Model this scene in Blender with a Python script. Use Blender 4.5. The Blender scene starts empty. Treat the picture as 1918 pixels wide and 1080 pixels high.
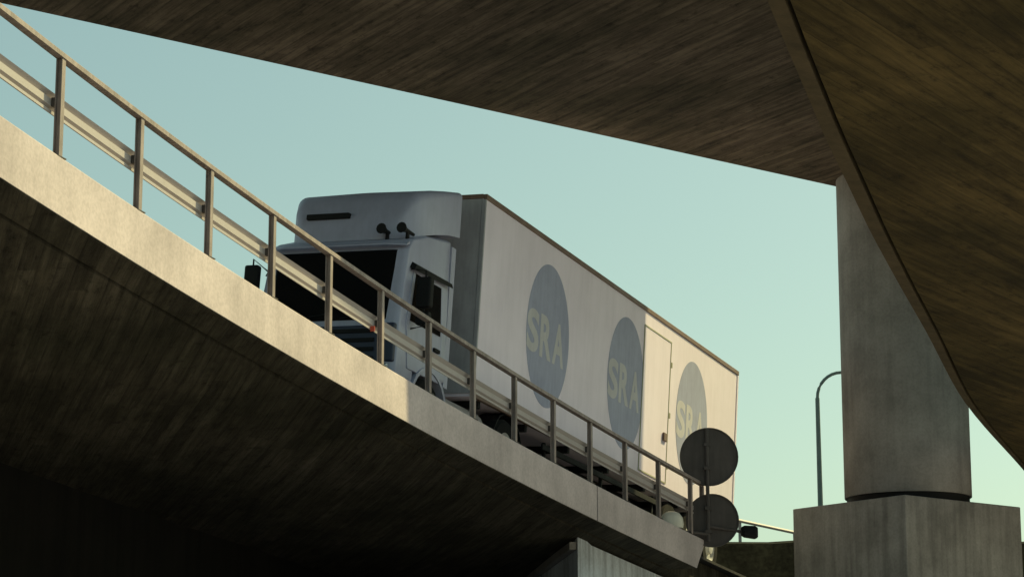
import bpy, bmesh, math, random
from mathutils import Vector, Matrix
random.seed(7)
R = math.radians
scene = bpy.context.scene
COL = scene.collection
EYE = 1.6                                   # eye height above the ground

# ------------------------------------------------------------------ camera
cam_d = bpy.data.cameras.new('camera')
cam = bpy.data.objects.new('camera', cam_d)
COL.objects.link(cam)
cam.location = (0, 0, EYE)
cam.rotation_euler = (R(90 + 11.753), 0, 0)
cam_d.sensor_width = 36.0
cam_d.lens = 36.0 * 4600 / 1918
cam_d.clip_start = 0.1
cam_d.clip_end = 3000
scene.camera = cam

# ------------------------------------------------------------------ light
SUN_AZ, SUN_EL = 53.0, 40.0                 # azimuth from +Y towards +X
world = bpy.data.worlds.new('World')
scene.world = world
world.use_nodes = True
nt = world.node_tree
nt.nodes.clear()
n_out = nt.nodes.new('ShaderNodeOutputWorld')
n_bg = nt.nodes.new('ShaderNodeBackground')
n_sky = nt.nodes.new('ShaderNodeTexSky')
n_sky.sky_type = 'NISHITA'
n_sky.sun_disc = False
n_sky.sun_elevation = R(SUN_EL)
n_sky.sun_rotation = R(SUN_AZ)
n_sky.air_density = 1.0
n_sky.dust_density = 2.0
n_sky.ozone_density = 1.0
n_tint = nt.nodes.new('ShaderNodeMix')
n_tint.data_type = 'RGBA'
n_tint.blend_type = 'MULTIPLY'
n_tint.inputs[0].default_value = 1.0
n_tint.inputs[7].default_value = (1.0, 1.18, 0.87, 1)   # greenish cast of the old film stock
n_gam = nt.nodes.new('ShaderNodeGamma')     # thin even haze: flattens the whole sky alike
n_gam.inputs[1].default_value = 0.8
nt.links.new(n_sky.outputs[0], n_gam.inputs[0])
nt.links.new(n_gam.outputs[0], n_tint.inputs[6])
nt.links.new(n_tint.outputs[2], n_bg.inputs[0])
n_bg.inputs[1].default_value = 0.093
nt.links.new(n_bg.outputs[0], n_out.inputs[0])

sun_d = bpy.data.lights.new('sun', 'SUN')
sun_d.energy = 3.2
sun_d.angle = R(0.53)
sun_d.color = (1.0, 0.87, 0.43)
sun = bpy.data.objects.new('sun', sun_d)
COL.objects.link(sun)
sdir = Vector((math.sin(R(SUN_AZ)) * math.cos(R(SUN_EL)), math.cos(R(SUN_AZ)) * math.cos(R(SUN_EL)), math.sin(R(SUN_EL))))
sun.rotation_euler = sdir.to_track_quat('Z', 'Y').to_euler()
sun.location = (30, 30, 60)

scene.view_settings.view_transform = 'Standard'
scene.view_settings.look = 'None'
scene.view_settings.exposure = 0.75
scene.view_settings.gamma = 1.0
scene.render.engine = 'CYCLES'
scene.cycles.max_bounces = 8


# ------------------------------------------------------------------ materials
def new_mat(name):
    m = bpy.data.materials.new(name)
    m.use_nodes = True
    t = m.node_tree
    b = t.nodes['Principled BSDF']
    return m, t, b


def ramp(t, fac, stops):
    n = t.nodes.new('ShaderNodeValToRGB')
    e = n.color_ramp.elements
    while len(e) < len(stops):
        e.new(0.5)
    for i, (p, c) in enumerate(stops):
        e[i].position = p
        e[i].color = (c[0], c[1], c[2], 1)
    t.links.new(fac, n.inputs[0])
    return n.outputs[0]


def noise(t, vec, scale, detail=5, rough=0.6):
    n = t.nodes.new('ShaderNodeTexNoise')
    n.inputs['Scale'].default_value = scale
    n.inputs['Detail'].default_value = detail
    n.inputs['Roughness'].default_value = rough
    t.links.new(vec, n.inputs['Vector'])
    return n.outputs['Fac']


def mapped(t, rotz=0.0, scale=(1, 1, 1), loc=(0, 0, 0)):
    c = t.nodes.new('ShaderNodeTexCoord')
    m = t.nodes.new('ShaderNodeMapping')
    m.vector_type = 'POINT'
    m.inputs['Rotation'].default_value = (0, 0, rotz)
    m.inputs['Location'].default_value = loc
    t.links.new(c.outputs['Object'], m.inputs['Vector'])
    s = t.nodes.new('ShaderNodeVectorMath')
    s.operation = 'MULTIPLY'
    s.inputs[1].default_value = scale
    t.links.new(m.outputs[0], s.inputs[0])
    return s.outputs[0]


def mixc(t, fac, a, b, mode='MIX'):
    n = t.nodes.new('ShaderNodeMix')
    n.data_type = 'RGBA'
    n.blend_type = mode
    if isinstance(fac, float):
        n.inputs[0].default_value = fac
    else:
        t.links.new(fac, n.inputs[0])
    for i, v in ((6, a), (7, b)):
        if isinstance(v, tuple):
            n.inputs[i].default_value = (v[0], v[1], v[2], 1)
        else:
            t.links.new(v, n.inputs[i])
    return n.outputs[2]


def bump(t, b, height, strength, dist):
    n = t.nodes.new('ShaderNodeBump')
    n.inputs['Strength'].default_value = strength
    n.inputs['Distance'].default_value = dist
    t.links.new(height, n.inputs['Height'])
    t.links.new(n.outputs[0], b.inputs['Normal'])


def mixt(a, b, f):
    return tuple(x * (1 - f) + y * f for x, y in zip(a, b))


def board_concrete(name, heading, dark, mid, light, board=0.20, bumpd=0.02, joint=0.5):
    """Concrete cast against rough boards; the boards run along `heading` (degrees from +Y to +X)."""
    m, t, b = new_mat(name)
    rz = R(heading)                      # turns the board direction onto +Y
    v_long = mapped(t, rz, (7.0, 0.42, 1.0))
    v_fine = mapped(t, rz, (22.0, 0.9, 4.0))
    v_blot = mapped(t, rz, (0.5, 0.3, 0.4))
    n1 = noise(t, v_long, 1.0, 6, 0.65)
    n2 = noise(t, v_fine, 1.0, 4, 0.6)
    n3 = noise(t, v_blot, 1.0, 4, 0.55)
    # tone of each board
    v_b = mapped(t, rz, (1.0 / board, 0.4, 0.0))
    sp = t.nodes.new('ShaderNodeSeparateXYZ')
    t.links.new(v_b, sp.inputs[0])
    fl = t.nodes.new('ShaderNodeMath'); fl.operation = 'FLOOR'
    t.links.new(sp.outputs[0], fl.inputs[0])
    wn = t.nodes.new('ShaderNodeTexWhiteNoise'); wn.noise_dimensions = '1D'
    t.links.new(fl.outputs[0], wn.inputs['W'])
    fr = t.nodes.new('ShaderNodeMath'); fr.operation = 'FRACT'
    t.links.new(sp.outputs[0], fr.inputs[0])
    edge = t.nodes.new('ShaderNodeMath'); edge.operation = 'LESS_THAN'; edge.inputs[1].default_value = 0.10
    t.links.new(fr.outputs[0], edge.inputs[0])
    # staggered board lengths
    wn2 = t.nodes.new('ShaderNodeTexWhiteNoise'); wn2.noise_dimensions = '2D'
    st = t.nodes.new('ShaderNodeMath'); st.operation = 'MULTIPLY_ADD'
    t.links.new(wn.outputs[0], st.inputs[0]); st.inputs[1].default_value = 7.0
    t.links.new(sp.outputs[1], st.inputs[2])
    fs = t.nodes.new('ShaderNodeMath'); fs.operation = 'FLOOR'
    t.links.new(st.outputs[0], fs.inputs[0])
    cb = t.nodes.new('ShaderNodeCombineXYZ')
    t.links.new(fl.outputs[0], cb.inputs[0]); t.links.new(fs.outputs[0], cb.inputs[1])
    t.links.new(cb.outputs[0], wn2.inputs['Vector'])
    c1 = ramp(t, n1, [(0.34, mixt(dark, mid, 0.45)), (0.52, mid), (0.70, mixt(mid, light, 0.6))])
    c2 = ramp(t, n2, [(0.32, (0.74, 0.74, 0.74)), (0.50, (1.0, 1.0, 1.0)), (0.68, (1.08, 1.08, 1.08))])
    c = mixc(t, 1.0, c1, c2, 'MULTIPLY')
    c3 = ramp(t, n3, [(0.32, (0.52, 0.54, 0.48)), (0.66, (1.18, 1.14, 1.12))])
    c = mixc(t, 1.0, c, c3, 'MULTIPLY')
    n5 = noise(t, mapped(t, rz, (6.5, 2.4, 3.0)), 1.0, 10, 0.82)
    c5 = ramp(t, n5, [(0.36, (0.28, 0.27, 0.25)), (0.46, (0.88, 0.88, 0.88)), (0.66, (1.18, 1.18, 1.18))])
    c = mixc(t, 0.9, c, c5, 'MULTIPLY')
    c4 = ramp(t, wn2.outputs[0], [(0.0, (0.62, 0.62, 0.62)), (0.25, (0.95, 0.95, 0.95)), (1.0, (1.18, 1.18, 1.18))])
    c = mixc(t, 0.75, c, c4, 'MULTIPLY')
    ed = ramp(t, fr.outputs[0], [(0.0, (0.22, 0.22, 0.22)), (0.14, (1.0, 1.0, 1.0))])
    c = mixc(t, joint, c, ed, 'MULTIPLY')
    t.links.new(c, b.inputs['Base Color'])
    b.inputs['Roughness'].default_value = 0.9
    b.inputs['Specular IOR Level'].default_value = 0.15
    s1 = t.nodes.new('ShaderNodeMath'); s1.operation = 'MULTIPLY_ADD'
    t.links.new(wn.outputs[0], s1.inputs[0]); s1.inputs[1].default_value = 0.5
    t.links.new(n2, s1.inputs[2])
    s2 = t.nodes.new('ShaderNodeMath'); s2.operation = 'MULTIPLY_ADD'
    t.links.new(n1, s2.inputs[0]); s2.inputs[1].default_value = 1.2
    t.links.new(s1.outputs[0], s2.inputs[2])
    s3 = t.nodes.new('ShaderNodeMath'); s3.operation = 'MULTIPLY_ADD'
    t.links.new(edge.outputs[0], s3.inputs[0]); s3.inputs[1].default_value = 0.35
    t.links.new(s2.outputs[0], s3.inputs[2])
    bump(t, b, s3.outputs[0], 0.9, bumpd)
    return m


def smooth_concrete(name, base, var=0.25, streak=0.3, bumpd=0.004):
    """Smooth cast concrete with blotches and rain streaks running down."""
    m, t, b = new_mat(name)
    n1 = noise(t, mapped(t, 0, (0.9, 0.9, 0.9)), 1.0, 6, 0.6)
    n2 = noise(t, mapped(t, 0.4, (5.0, 5.0, 0.35)), 1.0, 5, 0.6)
    n3 = noise(t, mapped(t, 0, (22, 22, 22)), 1.0, 3, 0.6)
    lo = tuple(x * (1 - var) for x in base)
    hi = tuple(min(1, x * (1 + var * 0.6)) for x in base)
    c = ramp(t, n1, [(0.32, lo), (0.55, base), (0.72, hi)])
    c2 = ramp(t, n2, [(0.34, (1 - streak,) * 3), (0.56, (1.0, 1.0, 1.0))])
    c = mixc(t, 1.0, c, c2, 'MULTIPLY')
    c3 = ramp(t, n3, [(0.35, (0.90, 0.90, 0.90)), (0.6, (1.04, 1.04, 1.04))])
    c = mixc(t, 1.0, c, c3, 'MULTIPLY')
    t.links.new(c, b.inputs['Base Color'])
    b.inputs['Roughness'].default_value = 0.85
    b.inputs['Specular IOR Level'].default_value = 0.2
    bump(t, b, n3, 0.5, bumpd)
    return m


def paint(name, col, rough=0.45, spec=0.4, metal=0.0, dirt=0.12, scale=2.0):
    m, t, b = new_mat(name)
    n1 = noise(t, mapped(t, 0, (1, 1, 1)), scale, 5, 0.65)
    n2 = noise(t, mapped(t, 0, (9, 9, 1.2)), scale * 0.6, 4, 0.6)
    lo = tuple(x * (1 - dirt) for x in col)
    c = ramp(t, n1, [(0.35, lo), (0.62, col)])
    c2 = ramp(t, n2, [(0.35, (1 - dirt,) * 3), (0.6, (1, 1, 1))])
    c = mixc(t, 1.0, c, c2, 'MULTIPLY')
    t.links.new(c, b.inputs['Base Color'])
    r = ramp(t, n1, [(0.3, (min(1, rough + 0.15),) * 3), (0.7, (rough,) * 3)])
    t.links.new(r, b.inputs['Roughness'])
    b.inputs['Specular IOR Level'].default_value = spec
    b.inputs['Metallic'].default_value = metal
    return m


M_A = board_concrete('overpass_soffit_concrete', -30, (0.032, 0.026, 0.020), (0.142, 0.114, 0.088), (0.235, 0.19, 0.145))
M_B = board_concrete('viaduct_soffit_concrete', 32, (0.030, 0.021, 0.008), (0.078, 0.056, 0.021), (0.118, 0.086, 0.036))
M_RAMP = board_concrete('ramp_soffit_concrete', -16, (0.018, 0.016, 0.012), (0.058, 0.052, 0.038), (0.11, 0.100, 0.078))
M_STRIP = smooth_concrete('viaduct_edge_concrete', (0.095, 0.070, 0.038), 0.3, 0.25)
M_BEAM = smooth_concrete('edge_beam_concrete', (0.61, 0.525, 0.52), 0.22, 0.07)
M_PIER = smooth_concrete('pier_concrete', (0.29, 0.27, 0.255), 0.3, 0.16)
M_PED = smooth_concrete('pedestal_concrete', (0.30, 0.285, 0.27), 0.4, 0.30)
M_ABUT = smooth_concrete('abutment_concrete', (0.74, 0.79, 0.86), 0.25, 0.4)
M_DARKC = smooth_concrete('shade_black_concrete', (0.010, 0.009, 0.007), 0.3, 0.4)  # near black: the deep shade below the ramp is put into the colour
M_ROAD = paint('asphalt', (0.05, 0.05, 0.052), 0.85, 0.2, dirt=0.3, scale=6)
M_GROUND = paint('pale_bounce_ground', (0.58, 0.57, 0.68), 0.95, 0.05, dirt=0.2, scale=0.6)  # unseen ground, made pale and bluish to bounce fill light upwards
M_GRASS = paint('embankment_turf', (0.028, 0.026, 0.016), 0.95, 0.05, dirt=0.6, scale=1.5)
M_STEEL = paint('railing_paint', (0.36, 0.29, 0.265), 0.5, 0.4, dirt=0.3, scale=3)
M_ZINC = paint('galvanised_steel', (0.44, 0.39, 0.375), 0.45, 0.5, metal=0.0, dirt=0.06, scale=0.6)
M_BOLT = paint('dark_bolt_steel', (0.06, 0.05, 0.045), 0.5, 0.4)
M_RED = paint('red_reflector', (0.45, 0.06, 0.03), 0.35, 0.5)
M_BOX = paint('box_white_paint', (0.87, 0.775, 0.89), 0.5, 0.3, dirt=0.06, scale=0.8)
M_FRONT = paint('box_front_shade_grey', (0.40, 0.39, 0.42), 0.6, 0.3, dirt=0.15)  # darker than the sides: the front's shade is mixed into this grey
M_TRIM = paint('box_trim_brown', (0.20, 0.13, 0.10), 0.5, 0.3)
M_CAB = paint('cab_pale_paint', (0.40, 0.405, 0.53), 0.3, 0.5, dirt=0.08)
M_CABD = paint('cab_blue_paint', (0.018, 0.026, 0.06), 0.35, 0.5)
M_BLACK = paint('black_plastic', (0.010, 0.010, 0.011), 0.6, 0.2)
M_RUBBER = paint('tyre_rubber', (0.018, 0.018, 0.018), 0.85, 0.15)
M_RIM = paint('wheel_rim_paint', (0.65, 0.65, 0.65), 0.4, 0.5)
M_LOGO = paint('logo_blue_print', (0.36, 0.375, 0.52), 0.5, 0.3, dirt=0.08)
M_LETTER = paint('logo_letter_print', (0.56, 0.54, 0.57), 0.5, 0.3, dirt=0.08)
M_SIGN = paint('sign_back_grey', (0.10, 0.085, 0.08), 0.55, 0.3, dirt=0.2)
M_SIGNF = paint('sign_face_red', (0.5, 0.03, 0.03), 0.4, 0.4)
M_LAMPW = paint('lamp_white_shell', (0.80, 0.76, 0.66), 0.45, 0.4)
M_POLE = paint('lamp_post_steel', (0.16, 0.20, 0.18), 0.5, 0.4)


def glass_mat():
    m, t, b = new_mat('dark_window_glass')
    b.inputs['Base Color'].default_value = (0.006, 0.007, 0.008, 1)
    b.inputs['Roughness'].default_value = 0.08
    b.inputs['Specular IOR Level'].default_value = 0.25
    return m


M_GLASS = glass_mat()


def lens_mat():
    m, t, b = new_mat('headlight_lens')
    b.inputs['Base Color'].default_value = (0.55, 0.56, 0.58, 1)
    b.inputs['Roughness'].default_value = 0.12
    b.inputs['Metallic'].default_value = 0.6
    return m


M_LENS = lens_mat()


# ------------------------------------------------------------------ helpers
def thing(name, label, cat, base=(0, 0, 0), group=None, matrix=None):
    o = bpy.data.objects.new(name, None)
    COL.objects.link(o)
    o.empty_display_size = 0.3
    if matrix is not None:
        o.matrix_world = matrix
        o['_local'] = 1
    else:
        o.location = (base[0], base[1], base[2] + EYE)
    o['label'] = label
    o['category'] = cat
    if group:
        o['group'] = group
    return o


BASE = {}


def build(name, bm, mat, parent=None, base=None, smooth=False, bevel=0.0, seg=2):
    """Links a bmesh (coordinates relative to the eye) as one mesh object."""
    if bevel > 0:
        bmesh.ops.remove_doubles(bm, verts=bm.verts, dist=1e-5)
        es = [e for e in bm.edges if len(e.link_faces) == 2 and e.calc_face_angle(0) > R(25)]
        bmesh.ops.bevel(bm, geom=es, offset=bevel, segments=seg, profile=0.5, affect='EDGES', clamp_overlap=True)
    bmesh.ops.recalc_face_normals(bm, faces=bm.faces)
    if parent is not None:
        root = parent
        while root.parent:
            root = root.parent
        if '_local' not in root:
            off = root.location - Vector((0, 0, EYE))
            bmesh.ops.translate(bm, verts=bm.verts, vec=-off)
    me = bpy.data.meshes.new(name)
    bm.to_mesh(me)
    bm.free()
    if smooth:
        for p in me.polygons:
            p.use_smooth = True
        me.set_sharp_from_angle(angle=R(35))
    me.materials.append(mat)
    o = bpy.data.objects.new(name, me)
    COL.objects.link(o)
    if parent is not None:
        o.parent = parent
    else:
        o.location = (0, 0, EYE)
    return o


def tag(o, label, cat, group=None):
    o['label'] = label
    o['category'] = cat
    if group:
        o['group'] = group
    return o


def struct(o, kind='structure'):
    o['kind'] = kind
    return o


def box(bm, lo, hi, M=None):
    vs = []
    for z in (lo[2], hi[2]):
        for x, y in ((lo[0], lo[1]), (hi[0], lo[1]), (hi[0], hi[1]), (lo[0], hi[1])):
            v = Vector((x, y, z))
            vs.append(bm.verts.new(M @ v if M else v))
    for f in ((0, 3, 2, 1), (4, 5, 6, 7), (0, 1, 5, 4), (1, 2, 6, 5), (2, 3, 7, 6), (3, 0, 4, 7)):
        bm.faces.new([vs[i] for i in f])
    return bm


def nbox(lo, hi, M=None):
    return box(bmesh.new(), lo, hi, M)


def prism(bm, pts, z0, z1):
    """Plan polygon extruded; z0 and z1 may be numbers or one value a corner."""
    n = len(pts)
    a = z0 if isinstance(z0, (list, tuple)) else [z0] * n
    c = z1 if isinstance(z1, (list, tuple)) else [z1] * n
    lo = [bm.verts.new((p[0], p[1], a[i])) for i, p in enumerate(pts)]
    hi = [bm.verts.new((p[0], p[1], c[i])) for i, p in enumerate(pts)]
    bm.faces.new(lo[::-1])
    bm.faces.new(hi)
    for i in range(n):
        j = (i + 1) % n
        bm.faces.new((lo[i], lo[j], hi[j], hi[i]))
    return bm


def loft(bm, rings, closed=True, caps=True):
    """rings: lists of points with equal length."""
    vr = [[bm.verts.new(p) for p in r] for r in rings]
    n = len(vr[0])
    for a, b in zip(vr, vr[1:]):
        for i in range(n if closed else n - 1):
            j = (i + 1) % n
            bm.faces.new((a[i], a[j], b[j], b[i]))
    if caps and closed:
        bm.faces.new(vr[0][::-1])
        bm.faces.new(vr[-1])
    return bm


def tube(bm, path, r, n=8, radii=None):
    path = [Vector(p) for p in path]
    rings = []
    for i, p in enumerate(path):
        d = (path[min(i + 1, len(path) - 1)] - path[max(i - 1, 0)]).normalized()
        up = Vector((0, 0, 1)) if abs(d.z) < 0.9 else Vector((0, 1, 0))
        s = d.cross(up).normalized()
        u = s.cross(d).normalized()
        rr = radii[i] if radii else r
        rings.append([p + rr * (math.cos(k * 2 * math.pi / n) * s + math.sin(k * 2 * math.pi / n) * u) for k in range(n)])
    return loft(bm, rings)


def ray(px, py):
    """Direction through a pixel of the photograph with unit run in Y (used to place things in plan)."""
    a = math.atan(957 / 4600)
    u, v = (px - 959) / 4600, (540 - py) / 4600
    d = Vector((u, math.cos(a) - v * math.sin(a), math.sin(a) + v * math.cos(a)))
    return d / d.y


# ------------------------------------------------------------------ ground
bm = bmesh.new()
G = 60
gv = {}
for i in range(G + 1):
    for j in range(G + 1):
        x = (i / G - 0.5) * 1600
        y = (j / G - 0.4) * 1600
        gv[i, j] = bm.verts.new((x, y, -EYE))
for i in range(G):
    for j in range(G):
        bm.faces.new((gv[i, j], gv[i + 1, j], gv[i + 1, j + 1], gv[i, j + 1]))
struct(build('ground', bm, M_GROUND))

# ------------------------------------------------------------------ the ramp: one gentle curve in plan and profile
PX = (-4.4964, 6.7777, 0.9006, 0.1248)
PY = (23.4625, 23.5239, -1.8797, 0.1105)
PZ = (6.2415, -1.5295, 0.3469, -0.2547)


def poly(c, t):
    return c[0] + c[1] * t + c[2] * t * t + c[3] * t ** 3


def dpoly(c, t):
    return c[1] + 2 * c[2] * t + 3 * c[3] * t * t


def rp(t, w=0.0, z=0.0):
    """Point on the ramp: t along it, w metres inwards from the outer face, z above the top of the edge beam."""
    tt = min(t, 1.25)
    p = Vector((poly(PX, tt), poly(PY, tt), poly(PZ, tt)))
    h = Vector((dpoly(PX, tt), dpoly(PY, tt), 0))
    L = h.length
    if t > tt:
        p += Vector((dpoly(PX, tt), dpoly(PY, tt), dpoly(PZ, tt) * 0.6)) * (t - tt)
    h /= L
    return p + Vector((-h.y, h.x, 0)) * w + Vector((0, 0, z))


def sweep(bm, prof, t0, t1, n):
    rings = []
    for i in range(n + 1):
        t = t0 + (t1 - t0) * i / n
        rings.append([rp(t, w, z) for w, z in prof])
    return loft(bm, rings)


T_JOINT = 0.783
T_END = 1.035
T_NEAR = -0.85
ramp_root = thing('ramp_bridge', 'sloping concrete ramp carrying the lorry, pale edge beam above a dark soffit', 'bridge', (poly(PX, 0.2), poly(PY, 0.2), -EYE))
beam_prof = [(0.0, -0.59), (0.0, -0.015), (0.015, 0.0), (0.36, 0.0), (0.38, -0.02), (0.38, -0.30), (0.52, -0.34), (0.52, -0.59)]
build('edge_beam', sweep(bmesh.new(), beam_prof, T_NEAR, T_JOINT - 0.0012, 44), M_BEAM, ramp_root, smooth=True)
build('dark_underside', sweep(bmesh.new(), [(0.012, -0.607), (0.006, -0.5925), (0.52, -0.5925), (0.52, -0.607)], T_NEAR, T_END - 0.025, 50), M_RAMP, ramp_root)  # added dark sheet: shade of the beam's underside, against ground bounce
# the last beam, on the wing wall, ends in a slanted cut
bm = sweep(bmesh.new(), beam_prof, T_JOINT + 0.0012, T_END, 10)
bm.verts.ensure_lookup_table()
dirv = (rp(T_END) - rp(T_END - 0.01)).normalized()
for v in bm.verts[-len(beam_prof):]:
    zrel = v.co.z - poly(PZ, T_END)
    v.co += dirv * (0.5 * (zrel) / 0.59)
build('edge_beam', bm, M_BEAM, ramp_root, smooth=True)
SLAB_W = 7.0
slab_prof = [(0.56, -0.625), (0.56, -0.20), (7.08, 0.03), (SLAB_W, -0.30), (SLAB_W, -0.66), (6.6, -0.76), (4.2, -0.82), (1.6, -0.74)]
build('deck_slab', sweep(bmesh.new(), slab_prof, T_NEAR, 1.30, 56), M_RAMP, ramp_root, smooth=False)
far_prof = [(7.09, -0.45), (7.09, 0.25), (7.5, 0.25), (7.5, -0.45)]
build('edge_beam', sweep(bmesh.new(), far_prof, T_NEAR, T_END, 44), M_BEAM, ramp_root, smooth=True)

road = struct(build('road', sweep(bmesh.new(), [(0.385, -0.19), (0.385, -0.14), (7.08, 0.095), (7.08, 0.045)], T_NEAR, 2.6, 60), M_ROAD))
bm = bmesh.new()
for w in (0.75, 6.6):
    sweep(bm, [(w, -0.14 + 0.035 * (w - 0.385) + 0.004), (w, -0.14 + 0.035 * (w - 0.385) + 0.008), (w + 0.12, -0.14 + 0.035 * (w - 0.265) + 0.008), (w + 0.12, -0.14 + 0.035 * (w - 0.265) + 0.004)], T_NEAR, 2.6, 60)
build('edge_line', bm, M_LAMPW, road)

# ------------------------------------------------------------------ abutment and walls under the ramp
CA = ray(1082, 990)
CA = CA * (4.55 / CA.z)
ab_root = thing('abutment', 'pale grey abutment wall under the lower end of the ramp', 'abutment', (CA.x, CA.y, -EYE))
hd = R(-11)
far_l = Vector((CA.x + 9.6 * math.sin(hd), CA.y + 9.6 * math.cos(hd), 0))
pts, zt = [(CA.x, CA.y)], [4.49]
for k in range(1, 9):
    t = 0.80 + (1.30 - 0.80) * k / 8
    p = rp(t, 0.78)
    pts.append((p.x, p.y))
    zt.append(p.z - 0.685)
pe = rp(1.30, 6.5)
pts.append((pe.x, pe.y)); zt.append(pe.z - 0.80)
pts.append((far_l.x, far_l.y)); zt.append(3.92)
build('wall', prism(bmesh.new(), pts, -EYE, zt), M_ABUT, ab_root)
# bearing shelf nosing along the front of the abutment
d = Vector((math.sin(hd), math.cos(hd), 0))
nrm = Vector((-d.y, d.x, 0))
q = [CA + nrm * 0.02 + d * 0.02, CA + nrm * 0.14 + d * 0.02, CA + nrm * 0.14 + d * 9.4, CA + nrm * 0.02 + d * 9.4]
build('bearing_shelf', prism(bmesh.new(), [(p.x, p.y) for p in q], [4.20, 4.20, 3.64, 3.64], [4.33, 4.33, 3.77, 3.77]), M_PIER, ab_root)

# approach fill behind the abutment
bm = bmesh.new()
rings = []
for k in range(12):
    t = 1.31 + (2.6 - 1.31) * k / 11
    a0 = rp(t, -6.0); a1 = rp(t, 0.3, -0.21); a2 = rp(t, 7.2, 0.0); a3 = rp(t, 14)
    rings.append([(a0.x, a0.y, -EYE), tuple(a1), tuple(a2), (a3.x, a3.y, -EYE)])
loft(bm, rings)
struct(build('approach_embankment', bm, M_GRASS))

rw_root = thing('retaining_wall', 'retaining wall coloured black for the shade below the far side of the ramp', 'wall', tuple(rp(0.1, 7.0)[:2]) + (-EYE,))
bm = bmesh.new()
rings = []
for k in range(30):
    t = T_NEAR + (1.30 - T_NEAR) * k / 29
    a, c = rp(t, 6.62), rp(t, 7.3)
    z = a.z - 0.72
    rings.append([(a.x, a.y, -EYE), (a.x, a.y, z), (c.x, c.y, z), (c.x, c.y, -EYE)])
loft(bm, rings)
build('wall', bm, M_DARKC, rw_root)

# ------------------------------------------------------------------ railing along the ramp
rail_root = thing('bridge_railing', 'painted steel railing with posts, handrail and crash beam along the ramp edge', 'railing', tuple(rp(0.0, 0.17)))
WP = 0.06


def frame_at(t, w=WP, z=0.0):
    p = rp(t, w, z)
    h = rp(t + 0.005, w) - rp(t - 0.005, w)
    h.z = 0
    h.normalize()
    s = Vector((h.y, -h.x, 0))          # outwards
    return Matrix(((s.x, h.x, 0, p.x), (s.y, h.y, 0, p.y), (s.z, h.z, 1, p.z), (0, 0, 0, 1)))


post_ts = [(k + 0.075) / 13 for k in range(-9, 14)] + [13.45 / 13]
for k, t in enumerate(post_ts):
    M = frame_at(t)
    bm = bmesh.new()
    hz = 1.02
    box(bm, (-0.035, -0.038, 0.012), (-0.024, 0.038, hz), M)     # H section: two flanges and a web
    box(bm, (0.024, -0.038, 0.012), (0.035, 0.038, hz), M)
    box(bm, (-0.0235, -0.006, 0.012), (0.0235, 0.006, hz), M)
    p_ = build('post', bm, M_STEEL, rail_root)
    build('base_plate', nbox((-0.09, -0.09, 0.0), (0.055, 0.09, 0.0115), M), M_BOLT, p_)
    bm = bmesh.new()
    box(bm, (-0.075, -0.035, 0.53), (-0.0355, 0.035, 0.62), M)
    build('bracket', bm, M_BOLT, p_)
hr = []
th = [T_NEAR + (13.46 / 13 - T_NEAR) * i / 80 for i in range(81)]
bm = bmesh.new()
loft(bm, [[rp(t, WP + w, z) for w, z in ((-0.045, 1.025), (-0.045, 1.075), (-0.035, 1.085), (0.035, 1.085), (0.045, 1.075), (0.045, 1.025))] for t in th])
build('handrail', bm, M_STEEL, rail_root, smooth=True)
# folded steel crash beam: two flat ribs towards the posts with sloping folds between
wp = [(0.0, 0.235), (0.06, 0.165), (0.0, 0.16), (0.0, 0.085), (0.06, 0.045), (0.0, 0.04), (0.0, 0.008)]
wpro = [(WP + 0.078 + w, 0.45 + z) for w, z in wp] + [(WP + 0.084 + w, 0.45 + z) for w, z in wp[::-1]]
tw = [T_NEAR + (13.3 / 13 - T_NEAR) * i / 140 for i in range(141)]
bm = bmesh.new()
loft(bm, [[rp(t, w, z) for w, z in wpro] for t in tw])
build('crash_beam', bm, M_ZINC, rail_root)
M = frame_at(5 / 13)
build('reflector', nbox((-0.07, -0.065, 0.43), (-0.01, -0.045, 0.50), M), M_RED, rail_root)

# ------------------------------------------------------------------ overpass above
HA = 12.3
fa, fb = ray(60, 20), ray(1565, 350)
fa = fa * (HA / fa.z)
fb = fb * (HA / fb.z)
du = Vector((fb.x - fa.x, fb.y - fa.y, 0)).normalized()
F0, F1 = fa - du * 34, fb + du * 46
N1 = Vector((3.2, 35.0, HA))
N2 = Vector((4.24, 37.38, HA))
N0, N3 = N1 - du * 46, N2 + du * 46
op_root = thing('overpass_bridge', 'dark board-marked concrete overpass crossing above the lorry', 'bridge', (fb.x, fb.y, -EYE))
inn = Vector((du.y, -du.x, 0))            # from the far edge towards the eye
G1 = 0.22
slab = [F0 + inn * (G1 + 0.03), N0, N1, N2, N3, F1 + inn * (G1 + 0.03)]
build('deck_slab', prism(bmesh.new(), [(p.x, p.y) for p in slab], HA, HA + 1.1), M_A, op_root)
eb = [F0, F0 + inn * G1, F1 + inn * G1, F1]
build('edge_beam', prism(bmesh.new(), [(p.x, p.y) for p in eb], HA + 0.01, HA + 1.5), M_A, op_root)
pr = [N0 + inn * 0.0, N0 - inn * 0.3, N1 - inn * 0.3, N1]
build('parapet', prism(bmesh.new(), [(p.x, p.y) for p in pr], HA + 1.1, HA + 1.9), M_BEAM, op_root)

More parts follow.
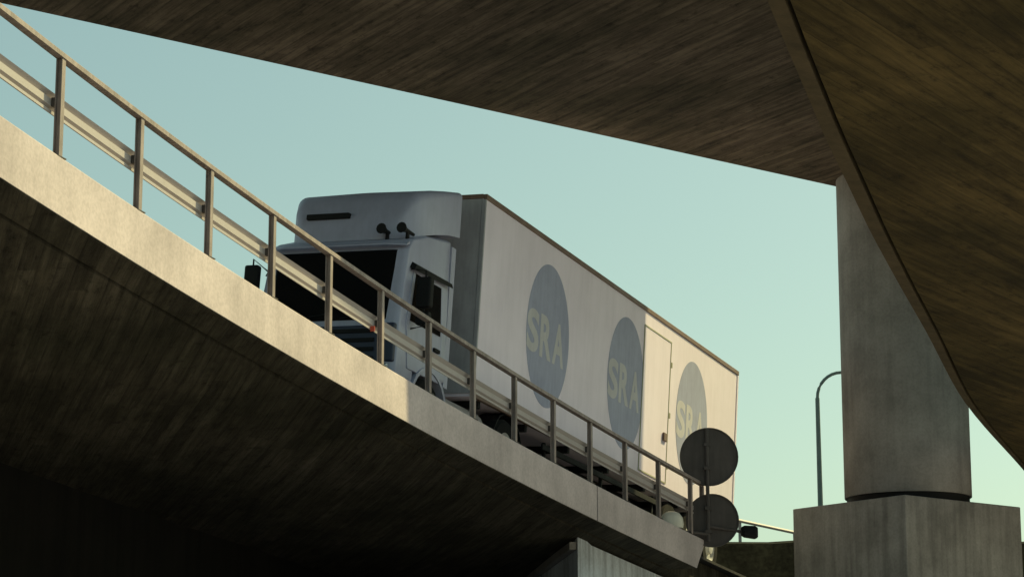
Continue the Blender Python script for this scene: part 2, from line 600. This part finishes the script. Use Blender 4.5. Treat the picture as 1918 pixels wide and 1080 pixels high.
# ------------------------------------------------------------------ viaduct on the right, close overhead
HB = 6.2
bp = []
for q in ((1469, 0), (1504, 89), (1536, 167), (1574, 257), (1613, 342), (1655, 434), (1704, 531), (1752, 621), (1822, 757), (1918, 872)):
    r = ray(*q)
    bp.append(r * (HB / r.z))
gaps = [0.14, 0.14, 0.14, 0.15, 0.15, 0.15, 0.14, 0.13, 0.11, 0.09]
d0 = (bp[1] - bp[0]).normalized()
pre = [bp[0] - d0 * s for s in (60, 30, 15, 7, 3)]
d1 = (bp[-1] - bp[-2]).normalized()
post = [bp[-1] + d1 * s + Vector((s * s * 0.0006, 0, 0)) for s in (5, 15, 30, 60)]
line = pre + bp + post
gaps = [0.14] * 5 + gaps + [0.09] * 4


def smooth_line(pts, vals, n=6):
    out, vo = [], []
    for i in range(len(pts) - 1):
        p0, p1, p2, p3 = pts[max(i - 1, 0)], pts[i], pts[i + 1], pts[min(i + 2, len(pts) - 1)]
        L = (p2 - p1).length
        m1 = (p2 - p0) / max((p2 - p0).length, 1e-6) * L
        m2 = (p3 - p1) / max((p3 - p1).length, 1e-6) * L
        for k in range(n):
            s = k / n
            a, b_, c, d_ = 2 * s ** 3 - 3 * s * s + 1, s ** 3 - 2 * s * s + s, -2 * s ** 3 + 3 * s * s, s ** 3 - s * s
            out.append(p1 * a + m1 * b_ + p2 * c + m2 * d_)
            vo.append(vals[i] * (1 - s) + vals[i + 1] * s)
    out.append(pts[-1]); vo.append(vals[-1])
    return out, vo


line, gaps = smooth_line(line, gaps)
vi_root = thing('viaduct', 'brown stained viaduct soffit sweeping close overhead at the right', 'bridge', (bp[4].x + 6, bp[4].y, -EYE))
ring_s, ring_e = [], []
VW = 7.0
for i, p in enumerate(line):
    d = (line[min(i + 1, len(line) - 1)] - line[max(i - 1, 0)])
    d.z = 0
    d.normalize()
    rt = Vector((d.y, -d.x, 0))
    lo = lambda w, z: p + rt * w + Vector((0, 0, z))
    ring_s.append([lo(0.045, 0.0), lo(0.045, 0.8), lo(VW, 0.8), lo(VW, 0.0)])
    g = gaps[i]
    ring_e.append([lo(-g, 0.02), lo(-g + 0.06, 0.55), lo(0.0, 0.55), lo(0.0, 0.0)])
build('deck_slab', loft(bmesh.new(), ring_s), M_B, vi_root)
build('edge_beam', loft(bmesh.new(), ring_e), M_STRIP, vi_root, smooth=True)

# ------------------------------------------------------------------ pier
pc = Vector((7.82, 48.3, 0))
pier_root = thing('bridge_pier', 'round grey concrete pier on a square block pedestal', 'pier', (pc.x, pc.y, -EYE))
PT = 5.66


def circ(c, r, z, n=48):
    return [(c.x + r * math.cos(2 * math.pi * k / n), c.y + r * math.sin(2 * math.pi * k / n), z) for k in range(n)]


build('column', loft(bmesh.new(), [circ(pc, 1.238, PT + 0.16), circ(pc, 1.245, PT + 0.17), circ(pc, 1.245, HA - 0.004)]), M_PIER, pier_root, smooth=True)
build('bearing', loft(bmesh.new(), [circ(pc, 1.20, PT), circ(pc, 1.20, PT + 0.16)]), M_BLACK, pier_root, smooth=True)  # plinth under the column, coloured black for the shadow gap
e1 = Vector((-math.sin(R(38)), math.cos(R(38)), 0))
e2 = Vector((math.cos(R(38)), math.sin(R(38)), 0))
kc = ray(1695, 925)
kc = kc * (PT / kc.z)
ped = [kc, kc + e2 * 3.30, kc + e2 * 3.30 + e1 * 3.02, kc + e1 * 3.02]
build('pedestal', prism(bmesh.new(), [(p.x, p.y) for p in ped], -EYE, PT - 0.003), M_PED, pier_root, bevel=0.02)

# ------------------------------------------------------------------ background bank, fence and lamp post
bm = bmesh.new()
rings = []
for k in range(61):
    x = -40 + 100 * k / 60
    zc = 6.62 + 0.06 * math.sin(x * 0.9) + 0.04 * random.uniform(-1, 1)
    rings.append([(x, 46 if x < -8 else 55, -EYE), (x, 63, zc - 0.15), (x, 64, zc), (x, 74, zc), (x, 88, -EYE)])
loft(bm, rings)
struct(build('embankment', bm, M_GRASS))
fr = thing('guard_fence', 'thin grey guard fence on the bank behind the pier', 'fence', (6.5, 66, 6.6))


def at(px, py, y):
    return ray(px, py) * y


ra, rb = at(1375, 972, 66), at(1500, 999, 70)
dd = rb - ra
tube_b = tube(bmesh.new(), [ra - dd * 1.0, ra, rb, rb + dd * 2.5], 0.05, 6)
build('rail', tube_b, M_ZINC, fr)
for s in (-0.6, 0.08, 0.90, 1.7, 2.5):
    p = ra + dd * s
    build('post', nbox((p.x - 0.04, p.y - 0.04, 6.5), (p.x + 0.04, p.y + 0.04, p.z - 0.02)), M_ZINC, fr)

lp = at(1537, 940, 84)
LB = 6.0
lamp = thing('street_lamp', 'slender lamp post with curved arm left of the pier', 'lamp post', (lp.x, lp.y, -EYE))
top = at(1531, 745, 84)
build('pole', tube(bmesh.new(), [(lp.x, lp.y, -EYE), (lp.x, lp.y, top.z - 1.3), (top.x, top.y, top.z - 1.3), (top.x, top.y, top.z)][:1] + [(lp.x, lp.y, 8.0), (top.x, top.y, top.z)], 0.1, 10, [0.13, 0.10, 0.075]), M_POLE, lamp, smooth=True)
pth = [tuple(top - Vector((0, 0, 0.02)))]
for k in range(1, 9):
    a = R(90) * k / 8
    pth.append((top.x + 0.85 * (1 - math.cos(a)), top.y, top.z + 0.9 * math.sin(a)))
pth.append((top.x + 1.25, top.y, top.z + 0.91))
build('arm', tube(bmesh.new(), pth, 0.055, 8), M_POLE, lamp, smooth=True)
ex = pth[-1]
build('luminaire', loft(bmesh.new(), [[(ex[0] + s, ex[1] + w * math.cos(a), ex[2] + h * math.sin(a)) for a in [2 * math.pi * i / 10 for i in range(10)]] for s, w, h in ((-0.05, 0.05, 0.05), (0.1, 0.13, 0.07), (0.6, 0.15, 0.08), (0.75, 0.05, 0.03))]), M_POLE, lamp, smooth=True)

# ------------------------------------------------------------------ round road signs at the end of the railing
SY = 45.72
sp_ = at(1327, 1013, SY)
sg = thing('sign_post', 'two round dark-backed road signs on a post at the railing end', 'road sign', (sp_.x, sp_.y, sp_.z))
ztop = at(1327, 803, SY).z
build('pole', tube(bmesh.new(), [(sp_.x, sp_.y, sp_.z), (sp_.x, sp_.y, ztop)], 0.035, 10), M_SIGN, sg, smooth=True)


def disc(c, r, n=40, th=0.02):
    bmx = bmesh.new()
    rings = []
    for rr, y in ((r, c.y), (r, c.y + th)):
        rings.append([(c.x + rr * math.cos(2 * math.pi * k / n), y, c.z + rr * math.sin(2 * math.pi * k / n)) for k in range(n)])
    loft(bmx, rings)
    return bmx


def rimring(c, r, n=40):
    bmx = bmesh.new()
    rings = []
    for rr, y in ((r, c.y - 0.03), (r, c.y), (r - 0.02, c.y), (r - 0.02, c.y - 0.03), (r, c.y - 0.03)):
        rings.append([(c.x + rr * math.cos(2 * math.pi * k / n), y, c.z + rr * math.sin(2 * math.pi * k / n)) for k in range(n)])
    loft(bmx, rings, caps=False)
    return bmx


for px, py, rad, dy in ((1328, 855, 0.55, 0.06), (1334, 974, 0.50, 0.10)):
    c = at(px, py, SY + dy)
    c.y = SY + dy
    p_ = build('sign_disc', disc(c, rad), M_SIGN, sg)
    build('rim', rimring(c, rad), M_SIGN, p_)
    c2 = c + Vector((0, 0.026, 0))
    build('sign_face', disc(c2, rad - 0.01, th=0.004), M_SIGNF, p_)
    for s in (-0.22, 0.22):
        build('clamp', nbox((sp_.x - 0.06, SY - 0.045, c.z + s - 0.03), (sp_.x + 0.06, c.y - 0.002, c.z + s + 0.03)), M_SIGN, p_)
# the lamps on brackets beside the lower sign
c = at(1404, 996, SY + 0.1)
bm = bmesh.new()
loft(bm, [[(c.x + x, c.y + y * s, c.z + z * s - 0.1 * x) for y, z in ((-0.1, -0.10), (0.1, -0.10), (0.12, 0.0), (0.1, 0.11), (-0.1, 0.11), (-0.12, 0.0))] for x, s in ((-0.16, 0.7), (-0.10, 1.0), (0.10, 1.1), (0.15, 0.85))])
build('floodlight', bm, M_BLACK, sg, bevel=0.012)
build('lamp_arm', tube(bmesh.new(), [(sp_.x, SY, at(1327, 985, SY).z), (c.x - 0.3, c.y, c.z + 0.04), (c.x - 0.12, c.y, c.z)], 0.03, 8), M_SIGN, sg, smooth=True)
c = at(1258, 972, SY - 0.5)
bm = bmesh.new()
loft(bm, [[(c.x + r * 1.25 * math.cos(2 * math.pi * k / 20), c.y + r * math.sin(2 * math.pi * k / 20), c.z + z) for k in range(20)] for r, z in ((0.17, -0.16), (0.18, -0.08), (0.165, 0.03), (0.12, 0.11), (0.05, 0.15))])
build('lamp_dome', bm, M_LAMPW, sg, smooth=True)
build('lamp_arm', tube(bmesh.new(), [(sp_.x, SY, c.z - 0.22), (c.x + 0.2, c.y, c.z - 0.22), (c.x, c.y, c.z - 0.12)], 0.028, 8), M_SIGN, sg, smooth=True)

# ------------------------------------------------------------------ lorry (own axes: x to its left side, y rearwards, z up)
TM = Matrix(((0.9234696, 0.37894417, 0.06004342, -1.85070369), (-0.38119074, 0.92396137, 0.03144862, 38.94607185), (-0.04356053, -0.05192984, 0.99770024, 5.20830238 + EYE), (0, 0, 0, 1)))
lorry = thing('lorry', 'pale box lorry with blue round logos driving up the ramp', 'lorry', matrix=TM)
HW, LEN, ZB, ZT = 1.275, 13.75, 1.12, 4.45
bx_ = build('cargo_box', nbox((-HW + 0.01, 0.012, ZB), (HW - 0.01, LEN, ZT - 0.02)), M_BOX, lorry)
build('front_panel', nbox((-HW + 0.06, -0.012, ZB + 0.05), (HW - 0.07, 0.008, ZT - 0.08)), M_FRONT, bx_)
for nm, lo, hi in (('top_rail', (HW - 0.05, 0.0, ZT - 0.09), (HW + 0.012, LEN, ZT)), ('top_rail', (-HW - 0.012, 0.0, ZT - 0.09), (-HW + 0.05, LEN, ZT)),
                   ('front_rail', (-HW + 0.052, -0.02, ZT - 0.075), (HW - 0.052, 0.03, ZT)),
                   ('rear_rail', (-HW + 0.052, LEN - 0.05, ZT - 0.075), (HW - 0.052, LEN + 0.012, ZT))):
    build(nm, nbox(lo, hi), M_TRIM, bx_, bevel=0.008)
for nm, lo, hi, m in (('corner_post', (HW - 0.065, -0.022, ZB), (HW + 0.004, 0.02, ZT - 0.092), M_FRONT), ('corner_post', (-HW - 0.006, -0.022, ZB), (-HW + 0.055, 0.05, ZT - 0.092), M_BOX),
                      ('rear_post', (HW - 0.06, LEN - 0.08, ZB), (HW + 0.006, LEN + 0.006, ZT - 0.092), M_BOX),
                      ('bottom_rail', (HW - 0.06, 0.06, ZB - 0.02), (HW + 0.008, LEN - 0.09, ZB + 0.10), M_TRIM)):
    build(nm, nbox(lo, hi), m, bx_, bevel=0.008)
# side door, as a proud frame round a flush leaf
dy0, dy1, dz0, dz1 = 7.80, 9.38, 1.30, 4.10
dr = build('side_door', nbox((HW - 0.012, dy0 + 0.03, dz0 + 0.03), (HW - 0.002, dy1 - 0.03, dz1 - 0.03)), M_BOX, lorry)
M_SEAL = paint('door_seal', (0.42, 0.42, 0.30), 0.6, 0.2)
for lo, hi in (((HW - 0.012, dy0, dz0), (HW + 0.006, dy0 + 0.025, dz1)), ((HW - 0.012, dy1 - 0.025, dz0), (HW + 0.006, dy1, dz1)), ((HW - 0.012, dy0 + 0.026, dz1 - 0.025), (HW + 0.006, dy1 - 0.026, dz1)), ((HW - 0.012, dy0 + 0.026, dz0), (HW + 0.006, dy1 - 0.026, dz0 + 0.025))):
    build('door_frame', nbox(lo, hi), M_SEAL, dr)
build('handle', nbox((HW, dy1 - 0.30, 2.10), (HW + 0.04, dy1 - 0.10, 2.26)), M_TRIM, dr, bevel=0.01)
for y, z in ((dy1 + 0.01, 3.6), (dy1 + 0.01, 2.6), (dy1 + 0.01, 1.6)):
    build('hinge', nbox((HW - 0.008, y, z), (HW + 0.014, y + 0.06, z + 0.10)), M_SEAL, dr)


# round logos: a solid disc carrying three bold pale letters
def logo(yc, zc, r, label):
    bmx = bmesh.new()
    angs = [2 * math.pi * k / 64 for k in range(64)]
    loft(bmx, [[(x, yc + 0.98 * math.cos(a), zc + r * math.sin(a)) for a in angs] for x in (HW - 0.0085, HW - 0.0055)])
    root = build('logo_disc', bmx, M_LOGO, lorry)
    root['label'] = label
    yy = yc - 0.95
    lw, gap, hgt = 0.53, 0.06, 0.74
    for ch in 'SRA':
        cu = bpy.data.curves.new('letter', 'FONT')
        cu.body = ch
        cu.size = 1.0
        cu.extrude = 0.0015
        cu.offset = 0.032
        cu.resolution_u = 6
        tmp = bpy.data.objects.new('tmp', cu)
        COL.objects.link(tmp)
        dg = bpy.context.evaluated_depsgraph_get()
        me = bpy.data.meshes.new_from_object(tmp.evaluated_get(dg))
        bpy.data.objects.remove(tmp)
        xs = [v.co.x for v in me.vertices]
        ys = [v.co.y for v in me.vertices]
        for v in me.vertices:
            x, y, z = v.co
            v.co = (HW - 0.0045 + z, yy + (x - min(xs)) / (max(xs) - min(xs)) * lw, zc - 0.42 + (y - min(ys)) / (max(ys) - min(ys)) * hgt)
        me.materials.clear()
        me.materials.append(M_LETTER)
        me.name = 'letter'
        o = bpy.data.objects.new('letter', me)
        COL.objects.link(o)
        o.parent = root
        yy += lw + gap


for yc, lb in ((2.98, 'round blue logo nearest the cab'), (6.92, 'round blue logo in the middle of the side'), (10.82, 'sunlit round blue logo nearest the rear')):
    logo(yc, 2.77, 1.24, lb)

# chassis
build('chassis', box(nbox((-0.45, -2.2, 0.78), (-0.33, LEN - 0.2, 1.08)), (0.33, -2.2, 0.78), (0.45, LEN - 0.2, 1.08)), M_BLACK, lorry)
for y in (0.4, 2.4, 4.4, 6.4, 8.4, 10.4, 12.4):
    build('cross_bearer', nbox((-1.2, y - 0.05, 1.0), (1.2, y + 0.05, ZB - 0.003)), M_BLACK, lorry)
for z in (0.55, 0.85):
    build('side_guard', nbox((1.16, 3.2, z), (1.20, 9.2, z + 0.10)), M_BLACK, lorry, bevel=0.008)
for y in (3.4, 6.2, 9.0):
    build('guard_bracket', nbox((1.10, y, 0.5), (1.155, y + 0.06, 1.0)), M_BLACK, lorry)


def wheel(x, y, r=0.52, w=0.30, s=1):
    n = 28
    prof = [(r * 0.58, -w / 2), (r * 0.92, -w / 2), (r, -w / 2 + 0.05), (r, w / 2 - 0.05), (r * 0.92, w / 2), (r * 0.58, w / 2)]
    bmx = bmesh.new()
    rings = [[(x + a, y + rr * math.cos(2 * math.pi * k / n), r + rr * math.sin(2 * math.pi * k / n)) for k in range(n)] for rr, a in prof + prof[:1]]
    loft(bmx, rings, caps=False)
    wo = build('wheel', bmx, M_RUBBER, lorry, smooth=True)
    bmx = bmesh.new()
    prof2 = [(0.05, s * (w / 2 + 0.03)), (r * 0.24, s * (w / 2 + 0.02)), (r * 0.28, s * (w / 2 - 0.06)), (r * 0.50, s * (w / 2 - 0.06)), (r * 0.575, s * (w / 2 - 0.005)), (r * 0.575, -s * w / 2 * 0.8)]
    loft(bmx, [[(x + a, y + rr * math.cos(2 * math.pi * k / n), r + rr * math.sin(2 * math.pi * k / n)) for k in range(n)] for rr, a in prof2])
    build('rim', bmx, M_RIM, wo, smooth=True)


for x, s in ((1.06, 1), (-1.06, -1)):
    for y in (-1.62, 1.55, 9.9, 11.2, 12.5):
        wheel(x, y, s=s)
for s in (1, -1):
    bmx = bmesh.new()
    rings = []
    for k in range(11):
        a = R(10 + 160 * k / 10)
        for_r = []
        y, z = 1.55 + 0.62 * math.cos(a), 0.52 + 0.60 * math.sin(a)
        rings.append([(s * 0.84, y, z), (s * 1.24, y, z), (s * 1.24, y + 0.02 * math.cos(a), z + 0.02 * math.sin(a)), (s * 0.84, y + 0.02 * math.cos(a), z + 0.02 * math.sin(a))])
    loft(bmx, [[(x, y, min(z, 1.105)) for x, y, z in r_] for r_ in rings])
    build('mudguard', bmx, M_BLACK, lorry)
    tk = []
    for y in (-0.75, -0.72, 0.72, 0.75):
        rr = 0.27 if abs(y) > 0.73 else 0.30
        tk.append([(s * 0.86 + rr * math.cos(2 * math.pi * k / 20), y, 0.72 + rr * math.sin(2 * math.pi * k / 20)) for k in range(20)])
    build('fuel_tank', loft(bmesh.new(), tk), M_ZINC, lorry, smooth=True)

# cab: side outline lofted across its width, shoulders drawn in
CW = 1.21
side = [(-2.66, 0.42), (-2.84, 0.60), (-2.86, 1.05), (-2.82, 1.70), (-2.60, 2.86), (-2.44, 3.06), (-1.9, 3.26), (-1.02, 3.42), (-1.02, 1.16), (-1.06, 1.10), (-2.22, 1.10), (-2.30, 0.44)]
bmx = bmesh.new()
rings = []
for x, kx in ((-CW, 0.965), (-CW + 0.07, 0.99), (-CW + 0.22, 1.0), (CW - 0.22, 1.0), (CW - 0.07, 0.99), (CW, 0.965)):
    rr = []
    for y, z in side:
        yy = -1.02 + (y + 1.02) * (kx if y < -1.2 else 1.0)
        zz = z if z < 3.0 else 3.0 + (z - 3.0) * (1 - (1 - kx) * 4)
        rr.append((x * (1.0 if z < 1.8 else 1.0 - 0.035 * (z - 1.8) / 1.6), yy, zz))
    rings.append(rr)
loft(bmx, rings)
cab = build('cab', bmx, M_CAB, lorry, smooth=True, bevel=0.02)


def wpt(u, v, off=0.0):
    """Point on the windscreen: u across -1..1, v from its sill 0 to its top 1."""
    x = u * (CW - 0.015) * (1 - 0.03 * v)
    k = 1.0 - 0.035 * max(0, abs(u) - 0.80) / 0.20
    y0 = -2.815 + 0.21 * v
    y = -1.02 + (y0 + 1.02) * k
    return (x, y - 0.012 - off, 1.72 + 1.13 * v)


bmx = bmesh.new()
N = 24
rows = []
for v in (0.0, 0.12, 0.5, 0.92, 1.0):
    rows.append([wpt(-0.985 + 1.97 * k / N, v) for k in range(N + 1)] + [wpt(-0.985 + 1.97 * k / N, v, -0.02) for k in range(N, -1, -1)])
loft(bmx, rows)
ws = build('windscreen', bmx, M_GLASS, lorry, smooth=True)
for u in (-0.5, 0.2):
    a, b_ = Vector(wpt(u, 0.02, 0.012)), Vector(wpt(u + 0.55, 0.10, 0.012))
    build('wiper', tube(bmesh.new(), [a, b_], 0.012, 5), M_BLACK, ws)
# visor over the screen
bmx = bmesh.new()
rings = []
for k in range(N + 1):
    u = -1 + 2 * k / N
    bend = 0.10 * max(0, abs(u) - 0.75) / 0.25
    x = u * (CW - 0.03)
    rings.append([(x, -2.64 + bend, 2.99), (x, -2.74 + bend, 2.92), (x, -2.745 + bend, 2.90), (x, -2.63 + bend, 2.95)])
loft(bmx, rings)
build('sun_visor', bmx, M_CAB, lorry, smooth=True)
# lower front: dark blue grille, bumper, lamps
build('grille', nbox((-0.95, -2.90, 0.98), (0.95, -2.85, 1.62)), M_CABD, lorry, bevel=0.02)
for z in (1.08, 1.22, 1.36, 1.50):
    build('grille_slat', nbox((-0.88, -2.925, z), (0.88, -2.903, z + 0.06)), M_BLACK, lorry, bevel=0.006)
build('bumper', nbox((-1.20, -2.99, 0.34), (1.20, -2.70, 0.80)), M_CABD, lorry, bevel=0.06, seg=3)
for s in (-1, 1):
    lx = s * 0.93
    build('headlight', nbox((lx - 0.2, -2.935, 0.83), (lx + 0.2, -2.84, 1.03)), M_LENS, lorry, bevel=0.03)
    build('corner_panel', nbox((s * 1.09 - 0.10, -2.875, 1.06), (s * 1.09 + 0.10, -2.78, 1.66)), M_CABD, lorry, bevel=0.03)

# doors, windows, handles and steps on both sides
for s in (-1, 1):
    X = lambda z: s * (CW * (1.0 if z < 1.8 else 1.0 - 0.035 * (z - 1.8) / 1.6))
    bmx = bmesh.new()
    outl = [(-2.42, 1.05), (-2.55, 1.75), (-2.36, 2.62), (-1.30, 2.62), (-1.24, 1.75), (-1.24, 1.05)]
    loft(bmx, [[(X(z) - s * 0.02, y, z) for y, z in outl], [(X(z) + s * 0.016, y, z) for y, z in outl]])
    dr_ = build('door', bmx, M_CAB, lorry, bevel=0.01)
    bmx = bmesh.new()
    outl = [(-2.44, 1.78), (-2.30, 2.54), (-1.36, 2.54), (-1.32, 1.78)]
    loft(bmx, [[(X(z) + s * 0.005, y, z) for y, z in outl], [(X(z) + s * 0.022, y, z) for y, z in outl]])
    build('window', bmx, M_GLASS, dr_)
    bmx = bmesh.new()
    outl = [(-2.50, 2.60), (-2.42, 2.70), (-1.10, 2.72), (-1.05, 2.66)]
    loft(bmx, [[(X(z) + s * 0.003, y, z) for y, z in outl], [(X(z) + s * 0.085, y, z - 0.05) for y, z in outl]])
    build('wind_deflector', bmx, M_BLACK, lorry)
    build('handle', nbox((min(X(1.5), X(1.5) + s * 0.05), -1.55, 1.50), (max(X(1.5), X(1.5) + s * 0.05), -1.34, 1.56)), M_BLACK, dr_, bevel=0.01)
    build('step', nbox((min(s * 1.0, s * 1.235), -2.42, 0.45), (max(s * 1.0, s * 1.235), -1.98, 0.62)), M_BLACK, lorry, bevel=0.02)
    # mirrors on bent arms
    mx = s * (CW + 0.20)
    my, dz = (-2.37, 0.0) if s > 0 else (-2.66, 0.22)
    build('mirror_arm', tube(bmesh.new(), [(X(2.5), -2.45, 2.58), (mx, my, 2.56 + dz), (mx, my, 1.70 + dz), (X(1.65), -2.40, 1.66 + dz)], 0.016, 6), M_BLACK, lorry)
    build('mirror', nbox((mx - 0.12, my - 0.07, 1.98 + dz), (mx + 0.12, my + 0.07, 2.46 + dz)), M_BLACK, lorry, bevel=0.035, seg=3)
    build('mirror', nbox((mx - 0.11, my - 0.07, 1.72 + dz), (mx + 0.11, my + 0.07, 1.92 + dz)), M_BLACK, lorry, bevel=0.03, seg=3)
    # wheel arch of the front wheel
    bmx = bmesh.new()
    rings = []
    for k in range(13):
        a = R(180 * k / 12)
        y, z = -1.62 - 0.62 * math.cos(a), 0.56 + 0.60 * math.sin(a)
        y2, z2 = -1.62 - 0.68 * math.cos(a), 0.56 + 0.66 * math.sin(a)
        rings.append([(s * 1.0, y, z), (s * 1.245, y, z), (s * 1.245, y2, z2), (s * 1.0, y2, z2)])
    loft(bmx, rings)
    build('wheel_arch', bmx, M_CAB, lorry, smooth=True)

# roof fairing: sections from front to rear, wide at the back, with swept shoulders
bmx = bmesh.new()
rings = []
for y, w, zb, zt_, sh in ((-2.40, 0.62, 3.08, 3.15, 0.05), (-2.30, 0.86, 3.10, 3.46, 0.10), (-2.18, 0.99, 3.14, 3.74, 0.14), (-1.98, 1.08, 3.22, 3.94, 0.16), (-1.6, 1.15, 3.34, 4.06, 0.14), (-1.2, 1.19, 3.44, 4.16, 0.12), (-0.80, 1.21, 3.50, 4.25, 0.10)):
    r_ = [(-w, y, zb), (-w, y, zt_ - sh)]
    for k in range(1, 5):
        a = R(180 - 90 * k / 5)
        r_.append((-w + sh + sh * math.cos(a), y, zt_ - sh + sh * math.sin(a)))
    r_ += [(-w + sh, y, zt_), (0, y, zt_ + 0.02), (w - sh, y, zt_)]
    for k in range(1, 5):
        a = R(90 - 90 * k / 5)
        r_.append((w - sh + sh * math.cos(a), y, zt_ - sh + sh * math.sin(a)))
    r_ += [(w, y, zt_ - sh), (w, y, zb)]
    rings.append(r_)
loft(bmx, rings)
fg = build('roof_fairing', bmx, M_CAB, lorry, smooth=True)
build('lamp_slot', nbox((-0.72, -2.36, 3.46), (0.02, -2.20, 3.55)), M_BLACK, fg, bevel=0.015)
for x in (0.72, 1.06):
    h_ = build('roof_horn', tube(bmesh.new(), [(x, -2.62, 3.19), (x, -2.56, 3.19), (x, -2.45, 3.19), (x, -2.18, 3.19)], 0.03, 12, [0.085, 0.06, 0.035, 0.025]), M_BLACK, lorry, smooth=True)
    build('horn_foot', nbox((x - 0.02, -2.42, 3.02), (x + 0.02, -2.36, 3.165)), M_BLACK, h_)
# side collar behind the cab
for s in (-1, 1):
    bmx = bmesh.new()
    outl = [(-1.015, 1.05), (-1.015, 3.30), (-0.86, 3.30), (-0.86, 1.05)]
    loft(bmx, [[(s * (1.19 - 0.03), y, z) for y, z in outl], [(s * 1.19, y, z) for y, z in outl]])
    build('side_collar', bmx, M_CAB, lorry)

for o in bpy.data.objects:
    if '_local' in o:
        del o['_local']
